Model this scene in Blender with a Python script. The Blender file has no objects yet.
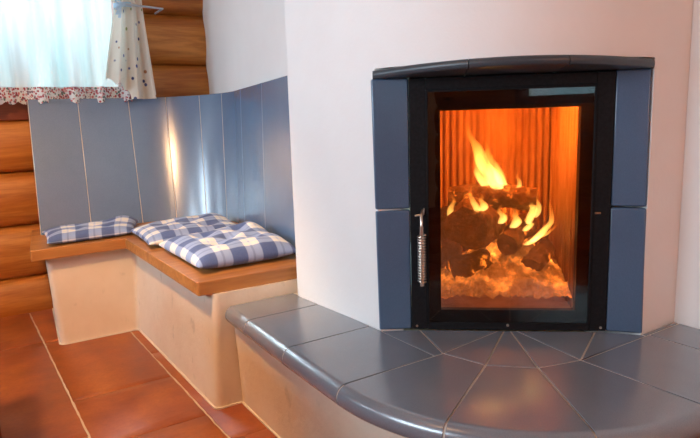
import bpy, bmesh, math, random
from mathutils import Vector, Matrix, noise
random.seed(7)
S = bpy.context.scene
COL = S.collection
V = Vector
PI = math.pi

# ------------------------------------------------------------------ helpers
def link(o, parent=None):
    COL.objects.link(o)
    if parent: o.parent = parent
    return o

def root_loc(p):
    return p.location.copy() if p.parent is None else root_loc(p.parent)

def obj(name, bm, mat, parent=None, origin=None, smooth=35, bevel=0, bseg=2, subsurf=0):
    me = bpy.data.meshes.new(name)
    off = root_loc(parent) if parent else (V(origin) if origin else V((0, 0, 0)))
    bmesh.ops.translate(bm, verts=bm.verts, vec=-off)
    bmesh.ops.recalc_face_normals(bm, faces=bm.faces)
    bm.to_mesh(me); bm.free()
    for m in (mat if isinstance(mat, (list, tuple)) else [mat]): me.materials.append(m)
    for p in me.polygons: p.use_smooth = True
    if smooth is not None: me.set_sharp_from_angle(angle=math.radians(smooth))
    o = bpy.data.objects.new(name, me)
    if not parent: o.location = off
    link(o, parent)
    if bevel:
        b = o.modifiers.new('bevel', 'BEVEL'); b.width = bevel; b.segments = bseg
        b.limit_method = 'ANGLE'; b.angle_limit = math.radians(40)
        b.harden_normals = False
    if subsurf:
        s = o.modifiers.new('sub', 'SUBSURF'); s.levels = subsurf; s.render_levels = subsurf
    return o

def thing(name, label, cat, loc, group=None):
    o = bpy.data.objects.new(name, None); o.empty_display_size = .05
    o.location = loc; link(o); return tag(o, label, cat, group)

def tag(o, label, cat, group=None, kind=None):
    o['label'] = label; o['category'] = cat
    if group: o['group'] = group
    if kind: o['kind'] = kind
    return o

def struct(o):
    o['kind'] = 'structure'; return o

def add_prism(bm, pts, z0, z1):
    a = [bm.verts.new((p[0], p[1], z0)) for p in pts]
    b = [bm.verts.new((p[0], p[1], z1)) for p in pts]
    n = len(pts)
    bm.faces.new(a[::-1]); bm.faces.new(b)
    for i in range(n):
        bm.faces.new((a[i], a[(i+1) % n], b[(i+1) % n], b[i]))

def add_box(bm, x0, x1, y0, y1, z0, z1):
    add_prism(bm, [(x0, y0), (x1, y0), (x1, y1), (x0, y1)], z0, z1)

def add_loft(bm, rings, cap=True, closed=False):
    """rings: lists of points of equal length, each ring a closed section"""
    R = [[bm.verts.new(p) for p in r] for r in rings]
    n = len(R[0]); m = len(R)
    for i in range(m if closed else m-1):
        a, b = R[i], R[(i+1) % m]
        for k in range(n):
            bm.faces.new((a[k], a[(k+1) % n], b[(k+1) % n], b[k]))
    if cap and not closed:
        bm.faces.new(R[0][::-1]); bm.faces.new(R[-1])

def add_tube(bm, pts, r, n=8, taper=None):
    pts = [V(p) for p in pts]; rings = []
    up = None
    for i, p in enumerate(pts):
        t = (pts[min(i+1, len(pts)-1)] - pts[max(i-1, 0)]).normalized()
        if up is None:
            up = t.orthogonal().normalized()
        up = (up - t*up.dot(t)).normalized()
        s = t.cross(up)
        rr = r if taper is None else r*taper(i/(len(pts)-1))
        rings.append([p + (up*math.cos(a) + s*math.sin(a))*rr for a in [2*PI*k/n for k in range(n)]])
    add_loft(bm, rings)

def add_grid(bm, rows):
    R = [[bm.verts.new(p) for p in r] for r in rows]
    for i in range(len(R)-1):
        for k in range(len(R[0])-1):
            bm.faces.new((R[i][k], R[i][k+1], R[i+1][k+1], R[i+1][k]))
    return R

def round_poly(pts, rads, seg=5):
    out = []; n = len(pts)
    for i, p in enumerate(pts):
        p = V(p); r = rads[i] if isinstance(rads, (list, tuple)) else rads
        if r <= 0: out.append((p.x, p.y)); continue
        a = (V(pts[i-1]) - p).normalized(); b = (V(pts[(i+1) % n]) - p).normalized()
        for k in range(seg+1):
            t = k/seg
            q = (p+a*r)*(1-t)**2 + p*2*t*(1-t) + (p+b*r)*t*t
            out.append((q.x, q.y))
    return out

# ------------------------------------------------------------------ materials
def new_mat(name):
    m = bpy.data.materials.new(name); m.use_nodes = True
    nt = m.node_tree; nt.nodes.clear()
    out = nt.nodes.new('ShaderNodeOutputMaterial')
    return m, nt, out

class NB:
    def __init__(s, nt): s.nt = nt
    def n(s, typ, **kw):
        x = s.nt.nodes.new('ShaderNode'+typ)
        for k, v in kw.items():
            if k.startswith('_'): setattr(x, k[1:], v)
            else: x.inputs[k.replace('__', ' ')].default_value = v
        return x
    def l(s, a, b): s.nt.links.new(a, b)
    def ramp(s, fac, stops, interp='LINEAR'):
        r = s.nt.nodes.new('ShaderNodeValToRGB'); r.color_ramp.interpolation = interp
        e = r.color_ramp.elements
        while len(e) < len(stops): e.new(.5)
        for el, (p, c) in zip(e, stops):
            el.position = p; el.color = (c if isinstance(c, (tuple, list)) else (c, c, c)) + ((1,) if not isinstance(c, (tuple, list)) or len(c) == 3 else ())
        s.l(fac, r.inputs['Fac']); return r.outputs['Color']
    def coords(s, scale=(1, 1, 1), rot=(0, 0, 0), src='Object'):
        t = s.n('TexCoord'); m = s.n('Mapping')
        m.inputs['Scale'].default_value = scale; m.inputs['Rotation'].default_value = rot
        s.l(t.outputs[src], m.inputs['Vector']); return m.outputs['Vector']
    def noise(s, vec, scale, detail=4, rough=.55, dist=0):
        x = s.n('TexNoise', Scale=scale, Detail=detail, Roughness=rough, Distortion=dist)
        s.l(vec, x.inputs['Vector']); return x.outputs['Fac']
    def math(s, op, a, b=None):
        x = s.n('Math', _operation=op)
        for i, v in enumerate((a, b)):
            if v is None: continue
            if isinstance(v, (int, float)): x.inputs[i].default_value = v
            else: s.l(v, x.inputs[i])
        return x.outputs[0]
    def mix(s, fac, a, b, typ='MIX'):
        x = s.n('Mix', _data_type='RGBA', _blend_type=typ)
        for i, v in ((0, fac), (6, a), (7, b)):
            if isinstance(v, (int, float)): x.inputs[i].default_value = v
            elif isinstance(v, tuple): x.inputs[i].default_value = v + ((1,) if len(v) == 3 else ())
            else: s.l(v, x.inputs[i])
        return x.outputs[2]
    def bump(s, h, strength, dist=.01):
        b = s.n('Bump', Strength=strength, Distance=dist); s.l(h, b.inputs['Height']); return b.outputs['Normal']

def principled(name, build, rough=.5, spec=.5, coat=0, metal=0):
    m, nt, out = new_mat(name); b = NB(nt)
    p = b.n('BsdfPrincipled'); p.inputs['Roughness'].default_value = rough
    p.inputs['Specular IOR Level'].default_value = spec; p.inputs['Metallic'].default_value = metal
    p.inputs['Coat Weight'].default_value = coat; p.inputs['Coat Roughness'].default_value = .26
    b.l(p.outputs[0], out.inputs['Surface'])
    build(b, p); return m

def setc(p, c): p.inputs['Base Color'].default_value = c + (1,)

def m_plaster(name, c, c2, bump=.25):
    def f(b, p):
        v = b.coords()
        n1 = b.noise(v, 2.2, 3); n2 = b.noise(v, 55, 5, .7); n3 = b.noise(v, 9, 4)
        b.l(b.mix(b.ramp(n1, [(.35, 0.), (.7, 1.)]), c, c2), p.inputs['Base Color'])
        h = b.math('ADD', b.math('MULTIPLY', n2, .35), n3)
        b.l(b.bump(h, bump, .012), p.inputs['Normal'])
    return principled(name, f, .9, .2)

PLASTER = m_plaster('white_lime_plaster', (.80, .775, .755), (.85, .83, .81), .18)
BASE_PLASTER = None
def _bp(b, p):
    v = b.coords(); n1 = b.noise(v, 3.5, 4, .6); n2 = b.noise(v, 60, 5, .7); n3 = b.noise(v, 12, 4)
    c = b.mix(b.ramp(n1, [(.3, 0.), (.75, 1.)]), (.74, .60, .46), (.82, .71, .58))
    spots = b.ramp(b.noise(b.coords((1, 1, .6)), 16, 3), [(.28, 1.), (.36, 0.)])
    c = b.mix(b.math('MULTIPLY', spots, .35), c, (.42, .38, .30))
    b.l(c, p.inputs['Base Color'])
    b.l(b.bump(b.math('ADD', b.math('MULTIPLY', n2, .3), n3), .3, .014), p.inputs['Normal'])
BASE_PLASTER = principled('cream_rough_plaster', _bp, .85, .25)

def m_tile(name, c, c2, rough=.27, spec=.55, bump=.03, coat=0):
    def f(b, p):
        v = b.coords(); n = b.noise(v, 520, 2, .5); n1 = b.noise(v, 5, 3)
        col = b.mix(b.ramp(n, [(.30, 0.), (.75, 1.)]), c, c2)
        col = b.mix(b.math('MULTIPLY', b.ramp(n1, [(.35, 0.), (.7, 1.)]), .3), col, tuple(x*.75 for x in c))
        b.l(col, p.inputs['Base Color'])
        b.l(b.bump(b.noise(v, 60, 2), bump, .004), p.inputs['Normal'])
        b.l(b.math('ADD', b.math('MULTIPLY', n1, .03), rough-.015), p.inputs['Roughness'])
    return principled(name, f, rough, spec, coat)
TILE = m_tile('blue_grey_surround_tile', (.060, .113, .195), (.09, .15, .245), .28, .6)
LINTEL = m_tile('dark_grey_lintel_tile', (.045, .055, .066), (.07, .08, .095), .35, .5)
TILE_LEDGE = m_tile('blue_grey_ledge_tile', (.165, .195, .235), (.21, .24, .285), .23, 1.0, .03, .7)
TILE_BACK = m_tile('blue_grey_backrest_tile', (.11, .185, .31), (.155, .245, .39), .24, 1.0, .008, 1.0)
GROUT = principled('pale_tile_grout', lambda b, p: setc(p, (.58, .53, .47)), .9, .2)
GROUT_DARK = principled('dark_tile_grout', lambda b, p: setc(p, (.20, .17, .15)), .9, .2)

def m_wood(name, dark, mid, light, axis='X', rough=.4, knots=True, grain=1.0, coat=.0, seam=None):
    def f(b, p):
        sc = {'X': (1.2, 14, 14), 'Y': (14, 1.2, 14), 'Z': (14, 14, 1.2)}[axis]
        v = b.coords(sc)
        d = b.n('TexNoise', Scale=.7, Detail=2.0); b.l(b.coords(tuple(x*.35 for x in sc)), d.inputs['Vector'])
        add = b.n('VectorMath', _operation='ADD'); b.l(v, add.inputs[0]); b.l(d.outputs['Color'], add.inputs[1])
        n1 = b.noise(add.outputs[0], 1.1*grain, 6, .62, .8)
        n2 = b.noise(b.coords(tuple(x*4 for x in sc)), 1.5, 3)
        col = b.ramp(n1, [(.26, dark), (.47, mid), (.7, light)])
        col = b.mix(b.math('MULTIPLY', b.ramp(n2, [(.45, 0.), (.7, 1.)]), .35), col, dark)
        if knots:
            vo = b.n('TexVoronoi', Scale=1.0); b.l(b.coords({'X': (1.7, 4, 5), 'Y': (4, 1.7, 5), 'Z': (4, 4, 1.7)}[axis]), vo.inputs['Vector'])
            col = b.mix(b.ramp(vo.outputs['Distance'], [(.05, 1.), (.13, 0.)]), col, tuple(x*.4 for x in dark))
        b.l(col, p.inputs['Base Color'])
        b.l(b.bump(n1, .12, .01), p.inputs['Normal'])
    return principled(name, f, rough, .45, coat)
LOG = m_wood('varnished_log_timber', (.26, .065, .012), (.47, .155, .024), (.66, .27, .055), 'X', .42, True, .9)
LOG_Y = m_wood('varnished_log_timber_side', (.26, .065, .012), (.47, .155, .024), (.66, .27, .055), 'Y', .42, True, .9)
SEAT_X = m_wood('oiled_seat_wood', (.30, .105, .026), (.47, .19, .05), (.60, .28, .085), 'X', .38, False, .9, .15)
FRAME_WOOD = m_wood('dark_red_window_wood', (.10, .016, .006), (.19, .035, .012), (.26, .06, .02), 'X', .45, False)
CHAR_WOOD = None
def _fw(b, p):
    v = b.coords(); n = b.noise(v, 22, 6, .7); n2 = b.noise(v, 9, 3)
    col = b.ramp(n, [(.3, (.03, .018, .012)), (.52, (.20, .11, .065)), (.72, (.45, .28, .17))])
    b.l(col, p.inputs['Base Color'])
    b.l(b.bump(n, .8, .03), p.inputs['Normal'])
    e = b.ramp(b.noise(v, 13, 4, .65), [(.60, 0.), (.72, 1.)])
    p.inputs['Emission Color'].default_value = (1, .22, .02, 1)
    b.l(b.math('ADD', b.math('MULTIPLY', e, 3.2), .10), p.inputs['Emission Strength'])
CHAR_WOOD = principled('charred_glowing_firewood', _fw, .9, .2)
def _em(b, p):
    v = b.coords(); n = b.noise(v, 34, 6, .7)
    b.l(b.ramp(n, [(.3, (.10, .06, .04)), (.5, (.42, .29, .20)), (.72, (.66, .52, .42))]), p.inputs['Base Color'])
    b.l(b.bump(n, .9, .03), p.inputs['Normal'])
    e = b.ramp(b.noise(v, 13, 5, .65), [(.50, 0.), (.60, .25), (.70, 1.)])
    sp = b.n('SeparateXYZ'); b.l(v, sp.inputs[0])
    hot = b.ramp(b.math('MULTIPLY', sp.outputs[2], 5.0), [(.25, .10), (.85, 1.)])      # hottest high in the heap
    p.inputs['Emission Color'].default_value = (1, .24, .03, 1)
    b.l(b.math('MULTIPLY', b.math('ADD', b.math('MULTIPLY', e, hot), .030), 8.0), p.inputs['Emission Strength'])
EMBER = principled('glowing_embers_and_ash', _em, .95, .1)
def _lin(b, p):
    v = b.coords((1, 1, .25)); n = b.noise(v, 14, 5, .65)
    b.l(b.ramp(n, [(.3, (.34, .19, .10)), (.65, (.62, .42, .26))]), p.inputs['Base Color'])
LINING = principled('fire_clay_lining', _lin, .9, .1)
def _bm(b, p):
    n = b.noise(b.coords(), 120, 3); b.l(b.ramp(n, [(.3, (.007, .007, .008)), (.7, (.014, .014, .016))]), p.inputs['Base Color'])
BLACK = principled('black_painted_steel', _bm, .6, .12)
BLACK_GLOSS = principled('black_enamel_border', lambda b, p: setc(p, (.003, .003, .004)), .2, .15)
STEEL = principled('nickel_spring_steel', lambda b, p: setc(p, (.62, .55, .48)), .28, .5, 0, 1.0)
HOOK = principled('pale_blue_painted_metal', lambda b, p: setc(p, (.42, .50, .58)), .4)
RIBBON = principled('pale_blue_ribbon', lambda b, p: setc(p, (.45, .66, .82)), .6)

def m_glass(name, tint=(1, 1, 1), ior=1.5, rough=0.0):
    m, nt, out = new_mat(name); b = NB(nt)
    tr = b.n('BsdfTransparent'); tr.inputs['Color'].default_value = tint + (1,)
    gl = b.n('BsdfGlossy'); gl.inputs['Roughness'].default_value = rough
    fr = b.n('Fresnel', IOR=ior); mx = b.n('MixShader')
    b.l(fr.outputs[0], mx.inputs[0]); b.l(tr.outputs[0], mx.inputs[1]); b.l(gl.outputs[0], mx.inputs[2])
    b.l(mx.outputs[0], out.inputs['Surface']); return m
GLASS = m_glass('clear_window_glass')
STOVE_GLASS = m_glass('ceramic_stove_glass', (.97, .95, .92), 1.5)
def _pale_film():  # pale patchy film on the pane, denser towards the bottom
    m, nt, out = new_mat('pale_film_on_glass'); b = NB(nt)
    t = b.n('BsdfTransparent'); d = b.n('BsdfDiffuse'); d.inputs['Color'].default_value = (.75, .68, .62, 1); mx = b.n('MixShader')
    tc = b.n('TexCoord'); sp = b.n('SeparateXYZ'); b.l(tc.outputs['Generated'], sp.inputs[0])
    n = b.noise(b.coords((1, 1, 1)), 9, 4, .6)
    b.l(b.math('MULTIPLY', b.ramp(n, [(.35, .02), (.75, .16)]), b.ramp(sp.outputs[2], [(.05, 1.), (.55, .15)])), mx.inputs[0])
    b.l(t.outputs[0], mx.inputs[1]); b.l(d.outputs[0], mx.inputs[2]); b.l(mx.outputs[0], out.inputs[0]); return m
PALE_FILM = _pale_film()

def _floor(b, p):
    v = b.coords(); n = b.noise(v, 6, 5, .6); n2 = b.noise(v, 70, 4, .7); n0 = b.noise(v, 1.6, 2)
    c = b.ramp(n, [(.28, (.22, .052, .014)), (.5, (.35, .092, .022)), (.72, (.47, .15, .036))])
    c = b.mix(b.math('MULTIPLY', b.ramp(n0, [(.4, 0.), (.65, 1.)]), .45), c, (.34, .085, .05))
    c = b.mix(b.math('MULTIPLY', b.ramp(n2, [(.45, 0.), (.75, 1.)]), .3), c, (.15, .045, .02))
    b.l(c, p.inputs['Base Color'])
    b.l(b.math('ADD', b.math('MULTIPLY', n, .25), .28), p.inputs['Roughness'])
    b.l(b.bump(b.math('ADD', b.math('MULTIPLY', n2, .3), n), .15, .01), p.inputs['Normal'])
TERRA = principled('terracotta_floor_tile', _floor, .4, .45)
FGROUT = principled('pale_floor_grout', lambda b, p: setc(p, (.62, .50, .38)), .9, .2)
JOINT = principled('pale_floor_joint', lambda b, p: setc(p, (.74, .66, .56)), .9, .2)
CEIL = principled('timber_ceiling', lambda b, p: setc(p, (.55, .33, .16)), .6)

def _plaid(b, p):
    u = b.n('UVMap'); sep = b.n('SeparateXYZ'); b.l(u.outputs[0], sep.inputs[0])
    P = .125
    def stripe(x):
        f = b.math('FRACT', b.math('MULTIPLY', x, 1/P))
        t = b.math('ABSOLUTE', b.math('SUBTRACT', f, .5))       # 0 centre of the dark stripe
        s = b.ramp(t, [(.0, .95), (.235, .9), (.265, .0), (.5, .0)])
        thin = b.ramp(b.math('ABSOLUTE', b.math('SUBTRACT', f, .97)), [(.0, .35), (.035, .3), (.05, 0.)])
        return b.math('MAXIMUM', s, thin)
    su, sv = stripe(sep.outputs[0]), stripe(sep.outputs[1])
    s = b.math('MULTIPLY', b.math('ADD', su, sv), .5)
    col = b.ramp(s, [(.0, (.86, .83, .77)), (.16, (.70, .74, .82)), (.47, (.27, .37, .62)), (.92, (.035, .085, .27))])
    th = b.noise(b.coords((1, 1, 1)), 420, 2)
    col = b.mix(b.math('MULTIPLY', th, .16), col, (.80, .80, .80))
    b.l(col, p.inputs['Base Color'])
    b.l(b.bump(b.noise(b.coords(), 30, 4), .25, .01), p.inputs['Normal'])
    p.inputs['Sheen Weight'].default_value = .15
PLAID = principled('blue_white_plaid_cotton', _plaid, .85, .15)

def _sheer():
    m, nt, out = new_mat('white_voile_painted_folds'); b = NB(nt)
    d = b.n('BsdfDiffuse'); d.inputs['Color'].default_value = (.90, .92, .92, 1)
    t = b.n('BsdfTranslucent'); t.inputs['Color'].default_value = (.95, .96, .96, 1)
    tr = b.n('BsdfTransparent'); tr.inputs['Color'].default_value = (1, 1, 1, 1)
    m1 = b.n('MixShader'); m1.inputs[0].default_value = .6
    m2 = b.n('MixShader')
    n = b.noise(b.coords((1, .001, .02)), 8, 3, .5)                  # backlit fold stripes painted into the cloth's transparency
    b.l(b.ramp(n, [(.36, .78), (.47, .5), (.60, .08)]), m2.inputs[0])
    b.l(d.outputs[0], m1.inputs[1]); b.l(t.outputs[0], m1.inputs[2])
    b.l(m1.outputs[0], m2.inputs[1]); b.l(tr.outputs[0], m2.inputs[2]); b.l(m2.outputs[0], out.inputs[0])
    return m
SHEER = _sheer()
def _cloth(name, build, trans=.35):
    m, nt, out = new_mat(name); b = NB(nt)
    d = b.n('BsdfDiffuse'); t = b.n('BsdfTranslucent'); m1 = b.n('MixShader'); m1.inputs[0].default_value = trans
    c = build(b)
    b.l(c, d.inputs['Color']); b.l(c, t.inputs['Color'])
    b.l(d.outputs[0], m1.inputs[1]); b.l(t.outputs[0], m1.inputs[2]); b.l(m1.outputs[0], out.inputs[0])
    return m
def _border(b):
    u = b.n('UVMap'); m = b.n('Mapping'); m.inputs['Scale'].default_value = (80, 80, 80); b.l(u.outputs[0], m.inputs['Vector'])
    vo = b.n('TexVoronoi', Scale=1.0, Randomness=.9); b.l(m.outputs[0], vo.inputs['Vector'])
    msk = b.ramp(vo.outputs['Distance'], [(.46, 1.), (.56, 0.)])
    sp = b.n('SeparateColor'); b.l(vo.outputs['Color'], sp.inputs[0])
    dots = b.ramp(sp.outputs[0], [(0., (.42, .08, .10)), (.3, (.60, .20, .20)), (.5, (.25, .16, .20)), (.68, (.66, .34, .33)), (.88, (.14, .22, .18))], 'CONSTANT')
    return b.mix(msk, (.80, .80, .80), dots)
BORDER = _cloth('embroidered_lace_border', _border, .3)
def _drape(b):
    u = b.n('UVMap'); m = b.n('Mapping'); m.inputs['Scale'].default_value = (21, 21, 21); b.l(u.outputs[0], m.inputs['Vector'])
    vo = b.n('TexVoronoi', Scale=1.0, Randomness=.75); b.l(m.outputs[0], vo.inputs['Vector'])
    msk = b.ramp(vo.outputs['Distance'], [(.16, 1.), (.23, 0.)])
    sp = b.n('SeparateColor'); b.l(vo.outputs['Color'], sp.inputs[0])
    dots = b.ramp(sp.outputs[0], [(0., (.06, .08, .22)), (.32, (.30, .36, .14)), (.5, (.12, .16, .35)), (.68, (.45, .22, .10)), (.85, (.10, .12, .30))], 'CONSTANT')
    return b.mix(msk, (.80, .77, .68), dots)
DRAPE = _cloth('cream_flowered_drape', _drape, .3)

def m_flame():
    m, nt, out = new_mat('flame_gas'); b = NB(nt)
    t = b.n('TexCoord'); sp = b.n('SeparateXYZ'); b.l(t.outputs['Generated'], sp.inputs[0])
    em = b.n('Emission')
    b.l(b.ramp(sp.outputs[2], [(0., (1., .62, .16)), (.3, (1., .52, .10)), (.65, (1., .33, .04)), (1., (1., .16, .01))]), em.inputs['Color'])
    st = b.ramp(sp.outputs[2], [(0., 1.), (.35, .8), (.75, .4), (1., .12)])
    n = b.noise(b.coords((1, 1, .4)), 28, 3)
    b.l(b.math('MULTIPLY', b.math('MULTIPLY', st, b.ramp(n, [(.3, .45), (.65, 1.)])), FLAME), em.inputs['Strength'])
    b.l(em.outputs[0], out.inputs['Volume']); return m
FLAME = 250.0
FLAME_MAT = m_flame()

# ------------------------------------------------------------------ camera
f_px = 621.0
camd = bpy.data.cameras.new('camera'); cam = bpy.data.objects.new('camera', camd); link(cam)
camd.sensor_fit = 'HORIZONTAL'; camd.sensor_width = 36; camd.lens = 36*f_px/700; camd.clip_start = .02
Bv = V((-412, 95, -621)).normalized(); Av = V((968, 139, -621)); Av = (Av - Bv*Av.dot(Bv)).normalized(); Uv = Av.cross(Bv)
M = Matrix((Av, Bv, Uv)).to_4x4(); M.translation = V((0, 0, 1.0)); cam.matrix_world = M
S.camera = cam

# ------------------------------------------------------------------ key plan points
XL, XR, YB, YF, ZC = -1.75, 1.74, 3.64, -2.3, 2.45
P0 = V((1.099, 1.372)); DU = V((.766, -.642)); DN = V((-.642, -.766))        # door plane: along, outward
def door_pt(u, z, out=0): q = P0 + DU*u + DN*out; return V((q.x, q.y, z))
JL, JR = V((1.02, 1.424)), V((1.572, .949))                                     # outer edges of the tile surround
def bow(t, bulge=.15, grow=0.0):
    c = JL.lerp(JR, t); n = V((-(JL-JR).y, (JL-JR).x)).normalized()
    if n.dot(DN) < 0: n = -n
    return c + n*(bulge*(1-(2*t-1)**2) + grow)

# ------------------------------------------------------------------ room shell
# floor: terracotta tiles with grout beneath
bm = bmesh.new(); add_box(bm, XL-.1, XR+.1, YF-.1, YB+.25, -.08, -.0022)
for f in bm.faces: f.material_index = 1
cx = [.285 + .362*k for k in range(-6, 5)]
brk = {0: [3.055, 2.02, 1.2, .45, -.3, -1.1, -1.9], 1: [3.06, 2.312, 1.922, 1.15, .76, 0, -.4, -1.2, -1.6]}
for k in range(len(cx)-1):
    ys = [YB+.2] + brk[(k+1) % 2 if cx[k] < .5 else 0] + [YF-.05]
    if k == 5: ys = [YB+.2, 3.055, 2.02, 1.2, .45, -.3, -1.1, -1.9, YF-.05]
    if k == 6: ys = [YB+.2, 3.03, 2.315, 1.925, 1.15, .76, 0, -.4, -1.2, -1.6, YF-.05]
    if k == 7: ys = [YB+.2, 2.6, 1.72, 1.3, .5, -.3, -1.1, YF-.05]
    for a, c in zip(ys[:-1], ys[1:]):
        j = lambda: random.uniform(-.0016, .0016)
        g = .0034
        nj = max(2, int((a-c)/.035)); lr = lambda x: [(x+j(), c+.0012+(a-c-.0024)*q/nj) for q in range(nj+1)]
        pts = lr(cx[k+1]-g) + lr(cx[k]+g)[::-1]
        n0 = len(bm.faces); add_prism(bm, pts, -.04, 0)
struct(obj('floor', bm, [TERRA, FGROUT], smooth=None, bevel=.0015, bseg=1))

def log_wall(name, axis, pos, a0, a1, inward, z0, z1, pitch, holes, mat):
    """log courses along axis; inward = +1/-1 side of the room; holes = (a0, a1, first course, last course)"""
    bm = bmesh.new(); k = 0; z = z0
    while z < z1-.01:
        segs = [(a0, a1)]
        for h0, h1, k0, k1 in holes:
            if k0 <= k <= k1:
                segs = [s for q0, q1 in segs for s in ((q0, min(q1, h0)), (max(q0, h1), q1)) if s[1]-s[0] > .01]
        zt = min(z+pitch, z1)
        for s0, s1 in segs:
            prof = []
            for i in range(13):
                t = i/12
                zz = z + .004 + (zt-z-.008)*t
                prof.append((math.sin(PI*t)**.55*.052, zz))
            prof += [(-.05, zt+.004), (-.18, zt+.004), (-.18, z-.004), (-.05, z-.004)]
            nseg = max(2, int((s1-s0)/.12)); rings = []
            for q in range(nseg+1):
                a = s0 + (s1-s0)*q/nseg
                rr = []
                for off, zz in prof:
                    w = noise.noise(V((a*.9, zz*2, k*3.1)))*.008 if off > 0 else 0
                    o = pos + inward*(off + w)
                    rr.append((a, o, zz) if axis == 'X' else (o, a, zz))
                rings.append(rr)
            add_loft(bm, rings)
        z += pitch; k += 1
    return struct(obj(name, bm, mat, smooth=50))
log_wall('wall_back', 'X', YB, XL-.1, 1.55, -1, -.095, ZC+.3, .278, [(-.62, .955, 4, 6)], LOG)
bm = bmesh.new()
yy = [YF-.1, .15, 1.95, 2.45, 3.25, YB+.1]
for k in (0, 2, 4): add_box(bm, XL-.18, XL, yy[k], yy[k+1], -.05, ZC)
for k in (1, 3):
    add_box(bm, XL-.18, XL, yy[k], yy[k+1], -.05, -.095+.278*4); add_box(bm, XL-.18, XL, yy[k], yy[k+1], -.095+.278*7, ZC)
struct(obj('wall_left', bm, PLASTER))
# plaster wall along the right side (towards the photographer) and behind the camera
bm = bmesh.new(); add_box(bm, XR, XR+.15, YF, .9495, -.05, ZC); struct(obj('wall_right', bm, PLASTER))
log_wall('wall_front', 'X', YF, XL-.1, XR+.1, 1, -.095, ZC+.3, .278, [(-.85, .75, 4, 6)], LOG)
bm = bmesh.new(); add_box(bm, XL-.2, XR+.2, YF-.2, YB+.2, ZC, ZC+.1); struct(obj('ceiling', bm, CEIL))

def window(idx, c0, c1, z0, z1, axis, pos, depth, bars):
    bm = bmesh.new(); w = .075
    def bx(a0, a1, zz0, zz1, d0=0., d1=depth):
        p = sorted((pos+d0, pos+d1))
        if axis == 'X': add_box(bm, a0, a1, p[0], p[1], zz0, zz1)
        else: add_box(bm, p[0], p[1], a0, a1, zz0, zz1)
    bx(c0, c0+w, z0, z1); bx(c1-w, c1, z0, z1); bx(c0+w, c1-w, z0, z0+w+(.045 if idx == 1 else 0)); bx(c0+w, c1-w, z1-w, z1)
    o = struct(obj('window_%d' % idx, bm, FRAME_WOOD, origin=None, bevel=.006))
    bm = bmesh.new()
    for q in bars: bx(q-.02, q+.02, z0+w, z1-w, depth*.3, depth*.7)
    obj('mullion', bm, FRAME_WOOD, o, bevel=.004)
    bm = bmesh.new(); bx(c0+w, c1-w, z0+w, z1-w, depth*.48, depth*.53); obj('pane', bm, GLASS, o)
    return o
zc = lambda k: -.095+.278*k + (-.012 if k == 4 else .012)
window(1, -.62, .955, zc(4), zc(7), 'X', YB-.03, .12, [.17])
window(4, 2.45, 3.25, zc(4), zc(7), 'Y', XL+.03, -.12, [])
window(2, .15, 1.95, zc(4), zc(7), 'Y', XL+.03, -.12, [1.05])
window(3, -.85, .75, zc(4), zc(7), 'X', YF+.03, -.12, [-.05])

# ------------------------------------------------------------------ masonry stove
stove = thing('masonry_stove', 'white plastered corner stove tower with a blue-grey tile surround around its glass fire door', 'stove', (1.3, 1.5, .30))
ZL0, ZL1 = 1.084, 1.106
ZT0 = 1.112
WB = (1.375, YB+.02)
bm = bmesh.new()
# lower left block, lower right block, upper bowed block
left = round_poly([(1.13, 1.93), (.992, 1.905), (JL.x, JL.y), (JL.x+.03, JL.y-.01), (1.085, 1.40), (1.37, 1.75), (1.30, 1.95)], [0, .03, 0, 0, 0, 0, 0])
right = [(JR.x, JR.y), (XR-.002, .95), (2.05, .95), (2.05, 1.9), (1.845, 1.43), (1.538, 1.083), (1.59, .998)]
add_prism(bm, left, .300, ZT0)
add_prism(bm, right, .300, ZT0)
arc = [bow(i/24, .148) for i in range(25)]
top = [(1.13, 1.93)] + round_poly([(1.13, 1.93), (.992, 1.905), tuple(JL)], [0, .03, 0])[1:-1] + [tuple(a) for a in arc] + [(XR-.002, .95), (2.05, .95), (2.05, 1.95)]
add_prism(bm, top, ZT0, ZC-.001)
obj('plaster_body', bm, PLASTER, stove, smooth=25)
# wall behind the bench backrest
bm = bmesh.new(); add_prism(bm, [(1.185, 1.935), (1.368, 3.62), (1.60, 3.62), (1.60, 1.96)], .46, ZC-.001)
struct(obj('wall_bench', bm, PLASTER))

# lintel: a bowed tile course projecting from the wall
bm = bmesh.new()
def lint(t, g): 
    q = bow(t, .152, g); return q
for t0, t1 in ((-.008, .335), (.338, .665), (.668, .992)):
    rings = []
    for i in range(13):
        t = t0 + (t1-t0)*i/12
        lift = .012*(1-(2*t-1)**2)
        a = bow(t, .152, .016); c = JL.lerp(JR, min(.985, max(.015, t))) - DN*.05
        rr = []
        for k in range(7):
            an = -PI/2 + PI*k/6
            q = a - DN*.011 + DN*.011*math.cos(an)
            rr.append((q.x, q.y, (ZL0+ZL1)/2 + lift + math.sin(an)*.0115))
        rr += [(c.x, c.y, ZL1+lift), (c.x, c.y, ZL0)]
        rings.append(rr)
    add_loft(bm, rings)
obj('lintel', bm, LINTEL, stove, smooth=40)
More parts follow.
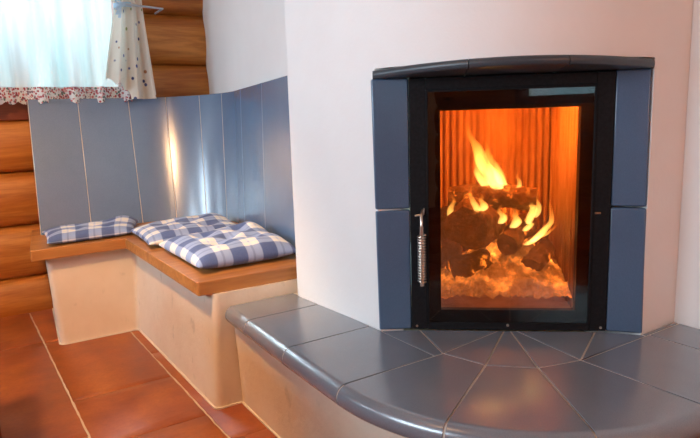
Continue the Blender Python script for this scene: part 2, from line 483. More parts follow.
# four surround tiles
for side in (0, 1):
    for z0, z1 in ((.3605, .7155), (.7205, ZL0)):
        bm = bmesh.new()
        if side == 0: a, c = V((1.0185, 1.4245)), P0 + DU*-.003
        else: a, c = P0 + DU*.5445, JR + V((.0015, -.0015))
        ib = -DN*.028
        nrm = V((-(c-a).y, (c-a).x)).normalized()
        if nrm.dot(DN) > 0: nrm = -nrm
        rr = []
        for zz in (z0, z1):
            fl = .009*(zz-.36)/.72
            o = V((-.003-fl, 0)) if side == 0 else V((-.010*(zz-.36)/.72, -.002+.006*(zz-.36)/.72))
            q = [a+o, c, c+nrm*.028, a+o+nrm*.028] if side == 0 else [a, c+o, c+o+nrm*.028, a+nrm*.028]
            rr.append([(p.x, p.y, zz) for p in q])
        add_loft(bm, rr)
        obj('surround_tile', bm, TILE, stove, bevel=.005, bseg=3)
# firebox lining
FD = .47; FU0, FU1 = .078, .468
bm = bmesh.new()
def dprism(bm, uv, z0, z1): add_prism(bm, [tuple(P0 + DU*u - DN*d) for u, d in uv], z0, z1)
pts = []                                                     # ribbed back panel
n = 17
for i in range(n):
    u0 = FU0 + (FU1-FU0)*i/n; w = (FU1-FU0)/n
    pts += [(u0, FD), (u0+w*.36, FD), (u0+w*.42, FD-.014), (u0+w*.94, FD-.014)]
pts += [(FU1, FD), (FU1, FD+.03), (FU0, FD+.03)]
dprism(bm, pts, .38, 1.08)
obj('back_panel', bm, LINING, stove, smooth=None)
for sgn, u in ((-1, FU0), (1, FU1)):
    bm = bmesh.new(); pts = []; n = 12
    for i in range(n):
        d0 = .05 + (FD-.05)*i/n; w = (FD-.05)/n
        pts += [(u, d0), (u, d0+w*.3), (u+sgn*.008, d0+w*.36), (u+sgn*.008, d0+w*.94)]
    pts += [(u, FD), (u+sgn*.03, FD), (u+sgn*.03, .05)]
    dprism(bm, pts, .38, 1.08); obj('side_panel', bm, LINING, stove, smooth=None)
bm = bmesh.new(); dprism(bm, [(FU0-.03, .045), (FU1+.03, .045), (FU1+.03, FD+.03), (FU0-.03, FD+.03)], .362, .40)
obj('firebox_floor', bm, LINING, stove)
bm = bmesh.new(); dprism(bm, [(FU0-.03, .045), (FU1+.03, .045), (FU1+.03, FD+.03), (FU0-.03, FD+.03)], 1.06, 1.083)
obj('firebox_roof', bm, LINING, stove)
# fixed door frame
def ring(bm, u0, u1, z0, z1, w, d0, d1, wb=None, wt=None):
    wb = wb or w; wt = wt or w
    dprism(bm, [(u0, d0), (u0+w, d0), (u0+w, d1), (u0, d1)], z0, z1)
    dprism(bm, [(u1-w, d0), (u1, d0), (u1, d1), (u1-w, d1)], z0, z1)
    dprism(bm, [(u0+w, d0), (u1-w, d0), (u1-w, d1), (u0+w, d1)], z0, z0+wb)
    dprism(bm, [(u0+w, d0), (u1-w, d0), (u1-w, d1), (u0+w, d1)], z1-wt, z1)
bm = bmesh.new(); ring(bm, -.0032, .5445, .3612, 1.0825, .0464, -.004, .06, .0159, .0327)
obj('door_frame', bm, BLACK, stove, bevel=.002)
door = None
bm = bmesh.new(); ring(bm, .043, .499, .377, 1.050, .0065, -.007, .045)
ring(bm, .0495, .4925, .3835, 1.0435, .03, .006, .045)
door = obj('fire_door', bm, BLACK, stove, bevel=.0015)
bm = bmesh.new(); ring(bm, .0497, .4923, .3837, 1.0433, .033, -.0005, .0045, .037, .051)
obj('enamel_border', bm, BLACK_GLOSS, door)
bm = bmesh.new(); dprism(bm, [(.0495, -.0045), (.4925, -.0045), (.4925, -.001), (.0495, -.001)], .3835, 1.0435)
obj('glass_pane', bm, STOVE_GLASS, door)
bm = bmesh.new(); dprism(bm, [(.083, .0002), (.459, .0002), (.459, .0012), (.083, .0012)], .421, .9924)
obj('glass_film', bm, PALE_FILM, door)
# sprung handle
hu = .0285
bm = bmesh.new(); add_tube(bm, [door_pt(hu, z, .028) for z in (.50, .60, .672)], .0062, 10)
add_tube(bm, [door_pt(hu, .672, .028), door_pt(hu, .70, .026), door_pt(hu+.002, .712, .012), door_pt(hu+.004, .716, -.002)], .0042, 8)
handle = obj('handle', bm, STEEL, door, smooth=60)
bm = bmesh.new(); pts = []
N = 17; steps = 12
ex = V((DU.x, DU.y, 0)); en = V((DN.x, DN.y, 0))
for i in range(N*steps+1):
    a = 2*PI*i/steps; z = .512 + .136*i/(N*steps)
    pts.append(door_pt(hu, z, .028) + (ex*math.cos(a) + en*math.sin(a))*.0105)
add_tube(bm, pts, .0027, 6); obj('spring_grip', bm, STEEL, handle, smooth=60)
bm = bmesh.new(); add_tube(bm, [door_pt(.010, .700, .006), door_pt(.034, .704, .008)], .003, 6)
add_tube(bm, [door_pt(.034, .704, .008), door_pt(.036, .722, .012)], .003, 6)
obj('latch', bm, STEEL, stove, smooth=60)
for u, z in ((.530, .372), (.012, .372)):
    bm = bmesh.new(); add_tube(bm, [door_pt(u, z, .002), door_pt(u, z, .007)], .0036, 10); obj('screw', bm, STEEL, stove)
bm = bmesh.new(); add_tube(bm, [door_pt(.503, .702, .006), door_pt(.518, .702, .006)], .0028, 8); obj('hinge_pin', bm, STEEL, stove)
bm = bmesh.new(); add_tube(bm, [door_pt(.271, .3795, .013), door_pt(.271, .3795, .016)], .004, 10); obj('bolt', bm, STEEL, door)

# ------------------------------------------------------------------ hearth ledge
hearth = thing('hearth_ledge', 'rounded blue-grey tiled hearth ledge on a plaster plinth in front of the glass fire door', 'hearth', (1.2, 1.2, 0))
CX, CY, R = 1.29, 1.18, .58
ZT = .36; NR = .031
def outer(s):
    """edge of the ledge, s in metres: 0 at the bench end; returns point, outward normal"""
    L1 = 1.932-CY; L2 = R*PI/2
    if s <= L1: return V((CX-R+.024*(1-s/L1)**1.5, 1.932-s)), V((-1, 0))
    if s <= L1+L2:
        a = PI + (s-L1)/R; return V((CX+R*math.cos(a), CY+R*math.sin(a))), V((math.cos(a), math.sin(a)))
    return V((CX+(s-L1-L2), CY-R)), V((0, -1))
L1 = 1.932-CY; L2 = R*PI/2
def nose_section(s, inner, drop=0., shrink=0.):
    q, n = outer(s); r = NR - shrink; z = ZT - drop
    e = q - n*(NR)
    sec = [(inner.x, inner.y, z)]
    m = inner.lerp(e, .5); sec.append((m.x, m.y, z))
    for k in range(11):
        a = PI/2 - PI*k/10
        sec.append((e.x + n.x*r*math.cos(a), e.y + n.y*r*math.cos(a), ZT-NR + (r - drop*.3)*math.sin(a) - (drop*.7 if k == 0 else 0)))
    sec += [(inner.x, inner.y, ZT-2*NR+shrink)]
    return sec
RI = .245
ringp = [V((CX+RI*math.cos(a), CY+RI*math.sin(a))) for a in (PI, PI*7/6, PI*4/3, PI*3/2)]
g = .0027
bm = bmesh.new()
def tile_loft(s0, s1, in0, in1, nseg):
    rings = []
    for i in range(nseg+1):
        t = i/nseg; s = s0+g + (s1-s0-2*g)*t
        rings.append(nose_section(s, in0.lerp(in1, t)))
    add_loft(bm, rings)
# straight tiles along the bench side, fan tiles round the front, straight tiles on the right
ys = [1.932, 1.757, 1.472, CY]
for a, c in zip(ys[:-1], ys[1:]):
    xi = lambda y: 1.0175 if y < 1.9 else 1.0
    tile_loft(1.932-a, 1.932-c, V((xi(a)-.004, a-g)), V((xi(c)-.004, c+g)), 6)
for k in range(3):
    a, c = ringp[k], ringp[k+1]; d = (c-a).normalized()*g
    o = (a+c)/2 - V((CX, CY)); o = o.normalized()*g
    tile_loft(L1+L2*k/3, L1+L2*(k+1)/3, a+d+o, c-d+o, 14)
xs = [CX, 1.585, XR-.004]
for a, c in zip(xs[:-1], xs[1:]):
    tile_loft(L1+L2+a-CX, L1+L2+c-CX, V((a+g, .93)), V((c-g, .93)), 4)
# inner fan
AP = V((1.2955, 1.192))
dl = lambda u: P0 + DU*u + DN*.006
def flat(pts):
    c = V((sum(p.x for p in pts)/len(pts), sum(p.y for p in pts)/len(pts)))
    q = []
    n_ = len(pts)
    area = sum(pts[i].x*pts[(i+1) % n_].y - pts[(i+1) % n_].x*pts[i].y for i in range(n_))
    if area < 0: pts = pts[::-1]
    for i in range(n_):
        p, a, b = pts[i], pts[i-1], pts[(i+1) % n_]
        e1 = (p-a).normalized(); e2 = (b-p).normalized()
        n1 = V((-e1.y, e1.x)); n2 = V((-e2.y, e2.x)); m = (n1+n2)
        m = m/max(.35, 1+n1.dot(n2)) if m.length > 1e-6 else n1
        q.append(tuple(p + m*g))
    add_prism(bm, q, ZT-.05, ZT)
A0, A1, A2, A3 = dl(.245), dl(.262), dl(.280), dl(.297)
flat([ringp[0], V((1.0155, CY)), V((1.0155, 1.418)), dl(-.0), dl(.02)])
flat([ringp[0], dl(.02), A0])
flat([ringp[0], A0, A1, ringp[1]])
flat([ringp[1], A1, A2, ringp[2]])
flat([ringp[2], A2, A3, ringp[3]])
flat([ringp[3], A3, dl(.515)])
flat([ringp[3], dl(.515), dl(.541), V((1.568, .943)), V((1.568, .932)), V((CX, .932))])
flat([V((1.572, .932)), V((1.572, .9465)), V((XR-.004, .9465)), V((XR-.004, .932))])
obj('ledge_tiles', bm, TILE_LEDGE, hearth, smooth=40, bevel=.0025, bseg=2)
# grout bed, continuous under the tiles
bm = bmesh.new(); rings = []
for i in range(81):
    s = .002 + (L1+L2+(XR-.004-CX)-.004)*i/80
    q, n_ = outer(s)
    if s <= L1: inn = V((1.012, q.y))
    elif s <= L1+L2: inn = ringp[0].lerp(ringp[0], 0) if False else V((CX, CY)) + (q-V((CX, CY)))*(.36)
    else: inn = V((q.x, .945))
    rings.append(nose_section(s, inn, .0022, .0020))
add_loft(bm, rings)
add_prism(bm, [tuple(ringp[0]), (1.016, CY), (1.016, 1.415), tuple(dl(0)), tuple(dl(.541)), (1.568, .947), (XR-.005, .946), (XR-.005, .92), (CX, .92), tuple(ringp[3]), tuple(ringp[2]), tuple(ringp[1])], ZT-.055, ZT-.0024)
obj('grout_bed', bm, GROUT, hearth, smooth=40)
# plinth
bm = bmesh.new(); rings = []
def plinth(off, z):
    pts = [(CX-R+off+.012, 1.934)]
    for i in range(25):
        a = PI + PI/2*i/24; pts.append((CX+(R-off)*math.cos(a), CY+(R-off)*math.sin(a)))
    pts += [(XR-.003, CY-R+off), (XR-.003, 1.9), (1.05, 1.9), (1.05, 1.934)]
    return [(x, y, z) for x, y in pts]
add_loft(bm, [plinth(.058, .0), plinth(.052, .15), plinth(.044, .2985)])
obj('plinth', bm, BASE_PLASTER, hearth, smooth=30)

bm = bmesh.new(); add_loft(bm, [plinth(.052, 0.), plinth(.052, .005)]); obj('floor_joint', bm, JOINT, hearth, smooth=30)

# ------------------------------------------------------------------ corner bench
bench = thing('corner_bench', 'L-shaped plastered bench with an orange-brown wooden seat and a tall blue-grey tiled backrest', 'bench', (.7, 2.95, 0))
bm = bmesh.new()
base = lambda d: round_poly([(.40, 3.58), (.342-d, 2.957+d), (.688+d, 2.950+d), (.685+d, 1.938+d*.5), (1.06, 1.938), (1.40, 3.58)], [0, .035, .02, .025, 0, 0])
add_loft(bm, [[(x, y, z) for x, y in base(d)] for z, d in ((0., 0.), (.2, .010), (.4045, .020))])
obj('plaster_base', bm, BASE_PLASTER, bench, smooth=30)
bm = bmesh.new(); add_loft(bm, [[(x-.006 if x < .8 else x, y-.006 if y < 3.4 else y, z) for x, y in base(0)] for z in (0., .005)])
obj('floor_joint', bm, JOINT, bench, smooth=30)
bm = bmesh.new()
seat = round_poly([(.335, 3.50), (.262, 2.925), (.657, 2.925), (.657, 1.958), (1.035, 1.945), (1.11, 1.99), (1.34, 3.50)], [0, .012, .004, .012, .018, 0, 0])
add_prism(bm, seat, .405, .4525)
obj('seat_board', bm, SEAT_X, bench, bevel=.007, bseg=3)

# backrest: reclined tiles sweeping round the corner
def path(y_left, x0, near, slope, T, nL=12, nA=26, nR=16):
    """left run along y=y_left from x0, arc, then run towards 'near' whose direction has dx/dy=slope"""
    xi = near[0] + slope*(y_left-near[1])                 # corner of the two lines
    dR = V((near[0]-xi, near[1]-y_left)).normalized()
    a = V((xi-T, y_left)); c = V((xi, y_left)) + dR*T
    P = [V((x0, y_left)).lerp(a, i/nL) for i in range(nL)]
    # exact circular arc tangent to both
    d1 = V((1, 0)); ang = math.acos(d1.dot(dR)); rr = T/math.tan(ang/2); cen = a + V((0, -rr))
    for i in range(nA+1):
        q = PI/2 - ang*i/nA; P.append(cen + V((math.cos(q), math.sin(q)))*rr)
    P += [c.lerp(V(near), (i+1)/nR) for i in range(nR)]
    return P
Ptop = path(3.50, .385, (1.150, 2.06), .146, .46)
Pbot = path(3.30, .352, (1.088, 1.995), .140, .40)
NP = len(Ptop)
def ztop(q):     # rim height
    t = max(0, min(1, (3.50-q.y)/1.44)); return 1.106 + (.046*t if t > 0 else 0)
TB = [V((q.x, q.y, ztop(q))) for q in Ptop]; BB = [V((q.x, q.y, .4528)) for q in Pbot]
def at_path(L, s):
    i = min(int(s), len(L)-2); return L[i].lerp(L[i+1], s-i)
def back_sheet(s0, s1, th0, th1, z0=0., z1=1., n=8):
    """closed slab between path params, from offset th0 (front) to th1 (rear)"""
    rings = []
    for i in range(n+1):
        s = s0 + (s1-s0)*i/n
        b, t = at_path(BB, s), at_path(TB, s)
        tg = (at_path(TB, min(s+.3, NP-1)) - at_path(TB, max(s-.3, 0))); tg.z = 0; tg.normalize()
        o = V((-tg.y, tg.x, 0))                            # rearwards
        lo, hi = b.lerp(t, z0), b.lerp(t, z1)
        rings.append([lo+o*th0, hi+o*th0, hi+o*th1, lo+o*th1])
    return rings
def project(p):
    q = M.inverted() @ V(p); return 350 + f_px*q.x/-q.z
def find_s(px):
    for i in range((NP-1)*20):
        if project(at_path(TB, i/20)) >= px: return i/20
    return NP-1.001
joints = [0] + [find_s(x) for x in (77, 127.5, 165, 198.7, 221, 240, 261)] + [NP-1.001]
G_B = .022
bm = bmesh.new()
for a, c in zip(joints[:-1], joints[1:]):
    add_loft(bm, back_sheet(a+G_B, c-G_B, 0, .012, 0, 1, 10))
back = obj('backrest', bm, TILE_BACK, bench, smooth=40, bevel=.002, bseg=1)
bm = bmesh.new(); add_loft(bm, back_sheet(.01, NP-1.01, .0012, .018, .001, .997, 60)); obj('backrest_grout', bm, GROUT, bench, smooth=40)

# ------------------------------------------------------------------ cushions
def cushion(corners, z, th, label, seed, uvoff, lift=()):
    """corners: front-left, front-right, rear-right, rear-left"""
    rnd = random.Random(seed)
    c = [V(p) for p in corners]; mid = sum(c, V((0, 0)))/4
    bm = bmesh.new(); uvl = bm.loops.layers.uv.new('UVMap'); N = 36
    tuft = [(-.36, -.36), (.36, -.36), (-.36, .36), (.36, .36), (0, 0)]
    W = ((c[1]-c[0]).length + (c[2]-c[3]).length)/2; H = ((c[3]-c[0]).length + (c[2]-c[1]).length)/2
    def P(i, k, top):
        u, v = -1+2*i/N, -1+2*k/N
        # slight pincushion outline
        s = 1 - .045*(1-v*v); r = 1 - .045*(1-u*u)
        uu, vv = u*s, v*r
        a, b = (uu+1)/2, (vv+1)/2
        q = c[0].lerp(c[1], a).lerp(c[3].lerp(c[2], a), b)
        e = max(0, (1-abs(u)**3.2))**.5 * max(0, (1-abs(v)**3.2))**.5
        d = 1 - sum(.46*math.exp(-((u-tu)**2+(v-tv)**2)/.035) for tu, tv in tuft)
        n_ = .20*noise.noise(V((u*2.1, v*2.1, seed))) + .09*noise.noise(V((u*4.5, v*4.5, seed+5)))
        hgt = th*e*(d*.86+n_+.05)
        for lu, lv, la, lr in lift: hgt += th*la*math.exp(-((u-lu)**2+(v-lv)**2)/lr)*e
        zz = z + th*.36 + (hgt*.74 if top else -th*.36*min(1, e*1.25))
        return V((q.x, q.y, max(zz, z+.0008))), (uvoff[0]+(u*.5+.5)*W, uvoff[1]+(v*.5+.5)*H)
    layers = []
    for top in (1, 0):
        G = {}
        for i in range(N+1):
            for k in range(N+1):
                edge = i in (0, N) or k in (0, N)
                if edge and not top: G[i, k] = layers[0][i, k]; continue
                p, uv = P(i, k, top); G[i, k] = (bm.verts.new(p), uv)
        layers.append(G)
        for i in range(N):
            for k in range(N):
                q = [G[i, k], G[i+1, k], G[i+1, k+1], G[i, k+1]]
                if not top: q = q[::-1]
                f = bm.faces.new([x[0] for x in q])
                for l, x in zip(f.loops, q): l[uvl].uv = x[1]
    o = obj('seat_cushion', bm, PLAID, None, (mid.x, mid.y, z), smooth=None, subsurf=1)
    tag(o, label, 'cushion', 'plaid cushions on the corner bench'); return o
ZS = .4527
cushion([(.330, 2.945), (.712, 2.965), (.82, 3.275), (.352, 3.285)], ZS, .052, 'blue and white plaid cushion alone on the short bench arm under the window', 1, (.02, .03), [(.75, .75, .7, .10)])
cushion([(.668, 2.585), (1.12, 2.575), (1.19, 3.05), (.690, 2.99)], ZS, .064, 'blue and white plaid cushion in the bench corner, partly behind the front cushion', 2, (.085, .02), [(.6, .6, .3, .2)])
cushion([(.690, 2.035), (1.088, 2.03), (1.142, 2.51), (.692, 2.54)], ZS, .084, 'blue and white plaid cushion nearest the white stove tower', 3, (.012, .05), [(.72, .62, .6, .14), (.9, -.6, .3, .2)])

# ------------------------------------------------------------------ curtains
def sheet(name, mat, cols, rows, P, parent=None, origin=None, smooth=None):
    bm = bmesh.new(); uvl = bm.loops.layers.uv.new('UVMap')
    G = [[(lambda pu: (bm.verts.new(pu[0]), pu[1]))(P(i/cols, k/rows)) for i in range(cols+1)] for k in range(rows+1)]
    for k in range(rows):
        for i in range(cols):
            q = (G[k][i], G[k][i+1], G[k+1][i+1], G[k+1][i])
            f = bm.faces.new([x[0] for x in q])
            for l, x in zip(f.loops, q): l[uvl].uv = x[1]
    return obj(name, bm, mat, parent, origin, smooth=smooth)
XA, XB = -.62, .93
def fold(x): return .030*math.sin(x*40 + 1.3*math.sin(x*9)) + .010*math.sin(x*91+1)
def sheerP(a, b):
    x = XA + (XB-XA)*a; z = 1.164 + (1.98-1.164)*b
    return V((x, 3.515 + fold(x)*(1-.35*b), z)), (x, z)
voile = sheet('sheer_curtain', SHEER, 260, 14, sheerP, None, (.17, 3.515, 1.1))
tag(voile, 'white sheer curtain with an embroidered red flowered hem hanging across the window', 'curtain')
def hemP(a, b):
    x = XA + (XB-XA)*a; sc = .016*abs(math.sin(x*PI/.058))
    zb = 1.098 - sc; z = zb + (1.166-zb)*b
    return V((x, 3.513 + fold(x)*1.0 - .002, z)), (x*1.35, z)
sheet('embroidered_hem', BORDER, 320, 6, hemP, voile)
# curtain rail
rail = thing('curtain_rail', 'slim rail above the window carrying the curtains', 'curtain rail', (.17, 3.5, 1.99))
# tied-back drape on the right of the window
drape = thing('window_drape', 'cream drape with scattered small flowers tied back at the right edge of the window', 'curtain', (.9, 3.44, 1.1))
TZ = 1.572
def lowP(a, b):
    # b=0 at tieback, 1 at hem
    xl = .832 - .085*b**.9; xr = .972 + .026*b
    x = xl + (xr-xl)*a
    zb = 1.098 + (.095*max(0, 1-a*2.0)**.6 if a < .5 else 0) + .022*abs(math.sin(a*17))*(a < .5)
    z = TZ + (zb-TZ)*b
    y = 3.43 + (.014+.016*b)*math.sin(a*17+.6) - .02*b + .025*a
    return V((x, y, z)), (a*.36, z)
sheet('lower_drape', DRAPE, 70, 30, lowP, drape)
def upP(a, b):
    # b=0 at tieback, 1 at the rail
    xl = .832 - .36*b**1.1; xr = .972 + .0*b
    x = xl + (xr-xl)*a
    return V((x, 3.43 + (.014+.018*b)*math.sin(a*17+.6*(1-b)) + .025*a*(1-b), TZ + (1.98-TZ)*b)), (a*.5, TZ+(1.98-TZ)*b+.3)
sheet('upper_drape', DRAPE, 80, 24, upP, drape)
bm = bmesh.new()
pts = [V((.868+.042*math.cos(t), 3.43+.036*math.sin(t), TZ+.004*math.cos(t))) for t in [2*PI*i/20 for i in range(20)]]
rings = [[p+V((0, 0, -.012)), p+V((0, 0, .012)), (p-V((.868, 3.43, TZ)))*1.06+V((.868, 3.43, TZ))+V((0, 0, .012)), (p-V((.868, 3.43, TZ)))*1.06+V((.868, 3.43, TZ))+V((0, 0, -.012))] for p in pts]
add_loft(bm, rings, closed=True)
for s, l in ((-1, .065), (1, .05)):
    c0 = V((.848, 3.388, TZ-.004))
    loop = [c0 + V((-.020*math.sin(PI*t)-.012*s*math.sin(2*PI*t), -.006*t, .024*s*math.sin(PI*t)*1.0)) for t in [i/12 for i in range(13)]]
    add_loft(bm, [[p+V((0, -.001, -.005)), p+V((0, -.001, .005)), p+V((.003, .002, .005)), p+V((.003, .002, -.005))] for p in loop])
    tail = [c0 + V((-.018*t - .006*s*t, -.004*t, -l*t)) for t in [i/6 for i in range(7)]]
    add_loft(bm, [[p+V((-.006, 0, 0)), p+V((.006, -.002, 0)), p+V((.006, .001, 0)), p+V((-.006, .003, 0))] for p in tail])
obj('ribbon_tie', bm, RIBBON, drape)
# tieback hook on the log wall
bm = bmesh.new(); add_tube(bm, [(.875, 3.388, TZ), (.96, 3.40, TZ-.003), (1.075, 3.43, TZ-.004), (1.085, 3.60, TZ-.004)], .0055, 8)
tag(obj('tieback_hook', bm, HOOK, None, (1.085, 3.60, TZ), smooth=60), 'pale blue-grey tieback hook holding the drape to the log wall', 'hook')
for i in range(1):
    bm = bmesh.new(); add_tube(bm, [(-.68, 3.50, 1.99), (1.02, 3.50, 1.99)], .012, 10); obj('rod', bm, FRAME_WOOD, rail)
    for x in (-.64, .99):
        bm = bmesh.new(); add_tube(bm, [(x, 3.50, 1.99), (x, 3.62, 1.99)], .009, 8); obj('bracket', bm, FRAME_WOOD, rail)

# ------------------------------------------------------------------ fire
def fbx(u, d, z): q = P0 + DU*u - DN*d; return V((q.x, q.y, z))
# ember and ash bed
bm = bmesh.new(); rows = []
for k in range(45):
    row = []
    for i in range(53):
        u = FU0+.003 + (FU1-FU0-.006)*i/52; d = .052 + (FD-.066)*k/44
        hump = .135*math.exp(-((u-.315)/.13)**2 - ((d-.30)/.14)**2) + .05*math.exp(-((u-.16)/.10)**2 - ((d-.20)/.10)**2)
        q = V((u*22, d*22, 1)); lump = noise.noise(q)
        z = .416 + .030*min(1, d/.12) + hump + .024*abs(lump) + .020*abs(noise.noise(V((u*48, d*48, 4)))) + .008*noise.noise(V((u*110, d*110, 7)))
        row.append(fbx(u, d, max(z, .402)))
    rows.append(row)
add_grid(bm, rows)
tag(obj('ember_bed', bm, EMBER, None, tuple(fbx(.27, .25, .40)), smooth=None), 'heap of pale ash and glowing embers covering the firebox floor', 'embers', kind='stuff')
def log_piece(a, c, r, label, seed, flat=1.0, n=14, m=18):
    bm = bmesh.new(); a, c = V(a), V(c); ax = (c-a).normalized()
    up = V((0, 0, 1)) - ax*ax.z; up.normalize(); sd = ax.cross(up); rings = []
    for i in range(m+1):
        t = i/m; p = a.lerp(c, t); rr = []
        for k in range(n):
            an = 2*PI*k/n
            w = 1 + .34*noise.noise(V((math.cos(an)*1.6, math.sin(an)*1.6, t*3+seed*7))) + .17*noise.noise(V((an*2.2, t*9, seed)))
            e = 1-.12*(abs(2*t-1)**6)
            # split wedge: squash below one plane
            x, y = math.cos(an), math.sin(an)
            if flat < 1 and y < -.25: y = -.25 + (y+.25)*flat
            rr.append(p + (sd*x + up*y)*r*w*e)
        rings.append(rr)
    add_loft(bm, rings)
    mid = (a+c)/2
    return tag(obj('firewood_log', bm, CHAR_WOOD, None, tuple(mid), smooth=50), label, 'firewood', 'logs burning in the stove')
log_piece(fbx(.115, .255, .722), fbx(.385, .225, .712), .037, 'charred log lying level across the top of the burning pile', 1)
log_piece(fbx(.165, .115, .640), fbx(.245, .36, .625), .076, 'thick split brown log, cut end facing the glass in mid fire', 2, .75)
log_piece(fbx(.118, .20, .50), fbx(.122, .33, .66), .036, 'dark log leaning at the left edge of the fire', 3)
log_piece(fbx(.115, .15, .500), fbx(.235, .19, .520), .042, 'low dark log at the front left of the ember heap', 4)
log_piece(fbx(.29, .17, .575), fbx(.375, .34, .615), .038, 'glowing broken log on the right of the ember heap, under the curved flame', 5)
log_piece(fbx(.36, .165, .505), fbx(.435, .30, .535), .034, 'small ember log at the lower right of the fire', 6)

def flame(pts, r, label, seed, flat=.5):
    """tapered licking tongue; pts run from root to tip as (u, d, z)"""
    r *= 1.22
    bm = bmesh.new(); P = [fbx(*p) for p in pts]; m = 22; n = 12; rings = []
    def cr(t):
        x = t*(len(P)-1); i = min(int(x), len(P)-2); f = x-i
        p0, p1, p2, p3 = P[max(i-1, 0)], P[i], P[i+1], P[min(i+2, len(P)-1)]
        return .5*((2*p1) + (p2-p0)*f + (2*p0-5*p1+4*p2-p3)*f*f + (3*p1-p0-3*p2+p3)*f**3)
    eu, ed = V((DU.x, DU.y, 0)), V((-DN.x, -DN.y, 0))
    for i in range(m+1):
        t = i/m; p = cr(t)
        w = r*(.25+.75*math.sin(min(1, t*3.2+.18)*PI/2))*(1-t)**.75 + .0006
        p = p + eu*.35*r*noise.noise(V((t*4, seed, 0)))*min(1, t*4)
        rings.append([p + (eu*math.cos(a)*(1+.25*noise.noise(V((a, t*5, seed)))) + ed*math.sin(a)*flat)*w for a in [2*PI*k/n for k in range(n)]])
    add_loft(bm, rings)
    return tag(obj('flame', bm, FLAME_MAT, None, tuple(P[0]), smooth=None), label, 'flame', 'flames in the stove')
flame([(.268, .22, .740), (.240, .22, .800), (.208, .22, .858), (.186, .22, .902), (.168, .22, .958)], .026, 'tallest flame tongue, rising from the middle of the top log', 1)
flame([(.292, .24, .740), (.272, .24, .785), (.249, .24, .830), (.236, .24, .870), (.230, .24, .903)], .017, 'second flame tongue just right of the tallest one', 2)
flame([(.236, .235, .742), (.213, .235, .785), (.203, .235, .829), (.190, .235, .885)], .017, 'flame tongue just left of the tallest one', 3)
flame([(.325, .22, .735), (.334, .22, .762), (.326, .22, .782), (.330, .22, .806)], .008, 'tiny flame on the top log, right of the tall tongues', 11)
flame([(.196, .11, .690), (.186, .11, .717), (.174, .11, .742), (.177, .11, .772)], .011, 'thin curved flame in front of the left half of the top log', 4)
flame([(.207, .10, .694), (.213, .10, .712), (.206, .10, .728), (.210, .10, .750)], .013, 'small bright flame between the top log and the thick split log', 5)
flame([(.121, .17, .655), (.117, .17, .689), (.127, .17, .716), (.120, .17, .742)], .011, 'small flame at the left edge of the pile', 6)
flame([(.262, .10, .655), (.270, .10, .676), (.258, .10, .694), (.266, .10, .716)], .013, 'short flame over the right edge of the thick split log', 7)
flame([(.300, .11, .640), (.312, .11, .662), (.304, .11, .682), (.314, .11, .708)], .015, 'short flame in the gap between the two biggest logs', 8)
flame([(.335, .12, .628), (.350, .12, .648), (.342, .12, .664), (.356, .12, .690)], .012, 'short flame left of the thin flame at the right', 14)
flame([(.358, .20, .635), (.372, .20, .685), (.356, .20, .722), (.362, .20, .775)], .013, 'thin flame at the right end of the top log', 9)
flame([(.362, .15, .588), (.396, .15, .623), (.419, .15, .660), (.407, .15, .722)], .014, 'curved flame at the far right of the fire', 10)
flame([(.340, .12, .585), (.372, .12, .607), (.400, .12, .620), (.438, .12, .655)], .014, 'low flame slanting over the glowing broken log', 12)
flame([(.385, .23, .650), (.396, .23, .685), (.385, .23, .713), (.397, .23, .750)], .009, 'faint flame behind the curved flame at the right', 13)

# unseen table added left of the view only to cast the floor shadow
table = thing('shadow_caster_table', 'unseen dark wooden table added left of the view to cast a floor shadow', 'table', (-.42, 1.6, 0))
bm = bmesh.new(); add_prism(bm, [(-.85, 1.15), (.03, 1.15), (.105, 2.24), (-.85, 2.24)], .58, .62); obj('table_top', bm, FRAME_WOOD, table, bevel=.004)
for x, y in ((-.80, 1.2), (-.80, 2.14), (-.06, 1.2), (-.0, 2.14)):
    bm = bmesh.new(); add_box(bm, x, x+.05, y, y+.05, 0, .58); obj('leg', bm, FRAME_WOOD, table, bevel=.003)

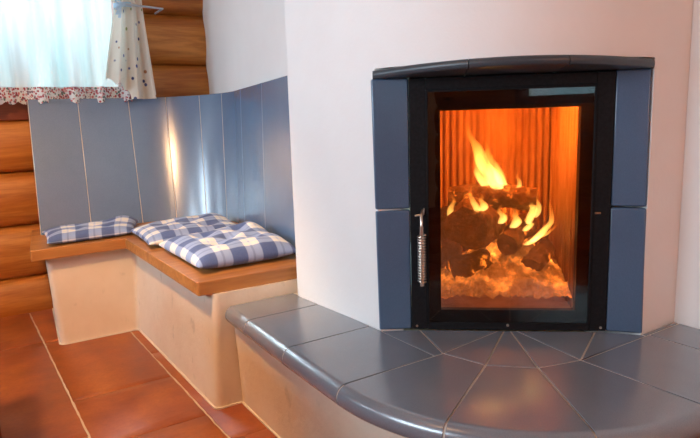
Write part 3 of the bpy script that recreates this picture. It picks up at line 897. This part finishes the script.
# ------------------------------------------------------------------ lights
def light(name, typ, loc, energy, color, **kw):
    l = bpy.data.lights.new(name, typ); l.energy = energy; l.color = color
    for k, v in kw.items(): setattr(l, k, v)
    o = bpy.data.objects.new(name, l); o.location = loc; link(o); return o
def aim(o, t): o.rotation_euler = (V(t)-o.location).to_track_quat('-Z', 'Y').to_euler()
l = light('window_daylight', 'AREA', (XL-.08, 1.05, 1.42), 64, (.70, .85, 1), shape='RECTANGLE', size=1.65, size_y=.70); aim(l, (2, 1.05, 1.42))
l = light('side_window_daylight', 'AREA', (XL-.08, 2.85, 1.42), 28, (.66, .83, 1), shape='RECTANGLE', size=.66, size_y=.70); aim(l, (2, 2.85, 1.42))
l = light('rear_window_daylight', 'AREA', (-.05, YF-.10, 1.42), 3.5, (.50, .72, 1), shape='RECTANGLE', size=1.42, size_y=.70); aim(l, (-.05, 2, 1.42))
l = light('back_window_daylight', 'AREA', (.17, 4.55, 2.75), 480, (.66, .86, 1), shape='RECTANGLE', size=1.8, size_y=1.2); aim(l, (.17, 3.6, 1.40))
light('ceiling_lamp', 'POINT', (-.45, .9, 2.30), 9, (1, .60, .30), shadow_soft_size=.05)
l = light('bench_spot', 'SPOT', (-.10, 1.75, 1.95), 128, (1, .58, .27), shadow_soft_size=.10, spot_size=math.radians(88), spot_blend=.5); aim(l, (.16, 2.75, 0))  # unseen spot added to warm the bench, cone shaped to spare the tower
light('standing_lamp', 'POINT', (.95, -1.85, 1.40), 38, (1, .44, .17), shadow_soft_size=.09)
light('fire_glow_high', 'POINT', tuple(fbx(.27, .20, 1.045)), 2.6, (1, .20, .018), shadow_soft_size=.015)
light('fire_glow_front', 'POINT', tuple(fbx(.30, .075, 1.035)), 4.6, (1, .24, .030), shadow_soft_size=.012)
light('fire_glow_pile', 'POINT', tuple(fbx(.27, .40, .64)), .7, (1, .24, .025), shadow_soft_size=.02)

w = bpy.data.worlds.new('daylight_sky'); S.world = w; w.use_nodes = True
bg = w.node_tree.nodes['Background']; wb = NB(w.node_tree)
n = wb.noise(wb.coords((14, 14, 1.5), src='Generated'), 1.3, 3)
wb.l(wb.ramp(n, [(.40, (.42, .80, .86)), (.66, (.80, .96, .98))]), bg.inputs[0]); bg.inputs[1].default_value = 1.45
S.view_settings.view_transform = 'Standard'; S.view_settings.look = 'None'
S.view_settings.exposure = 0.0; S.view_settings.gamma = 1
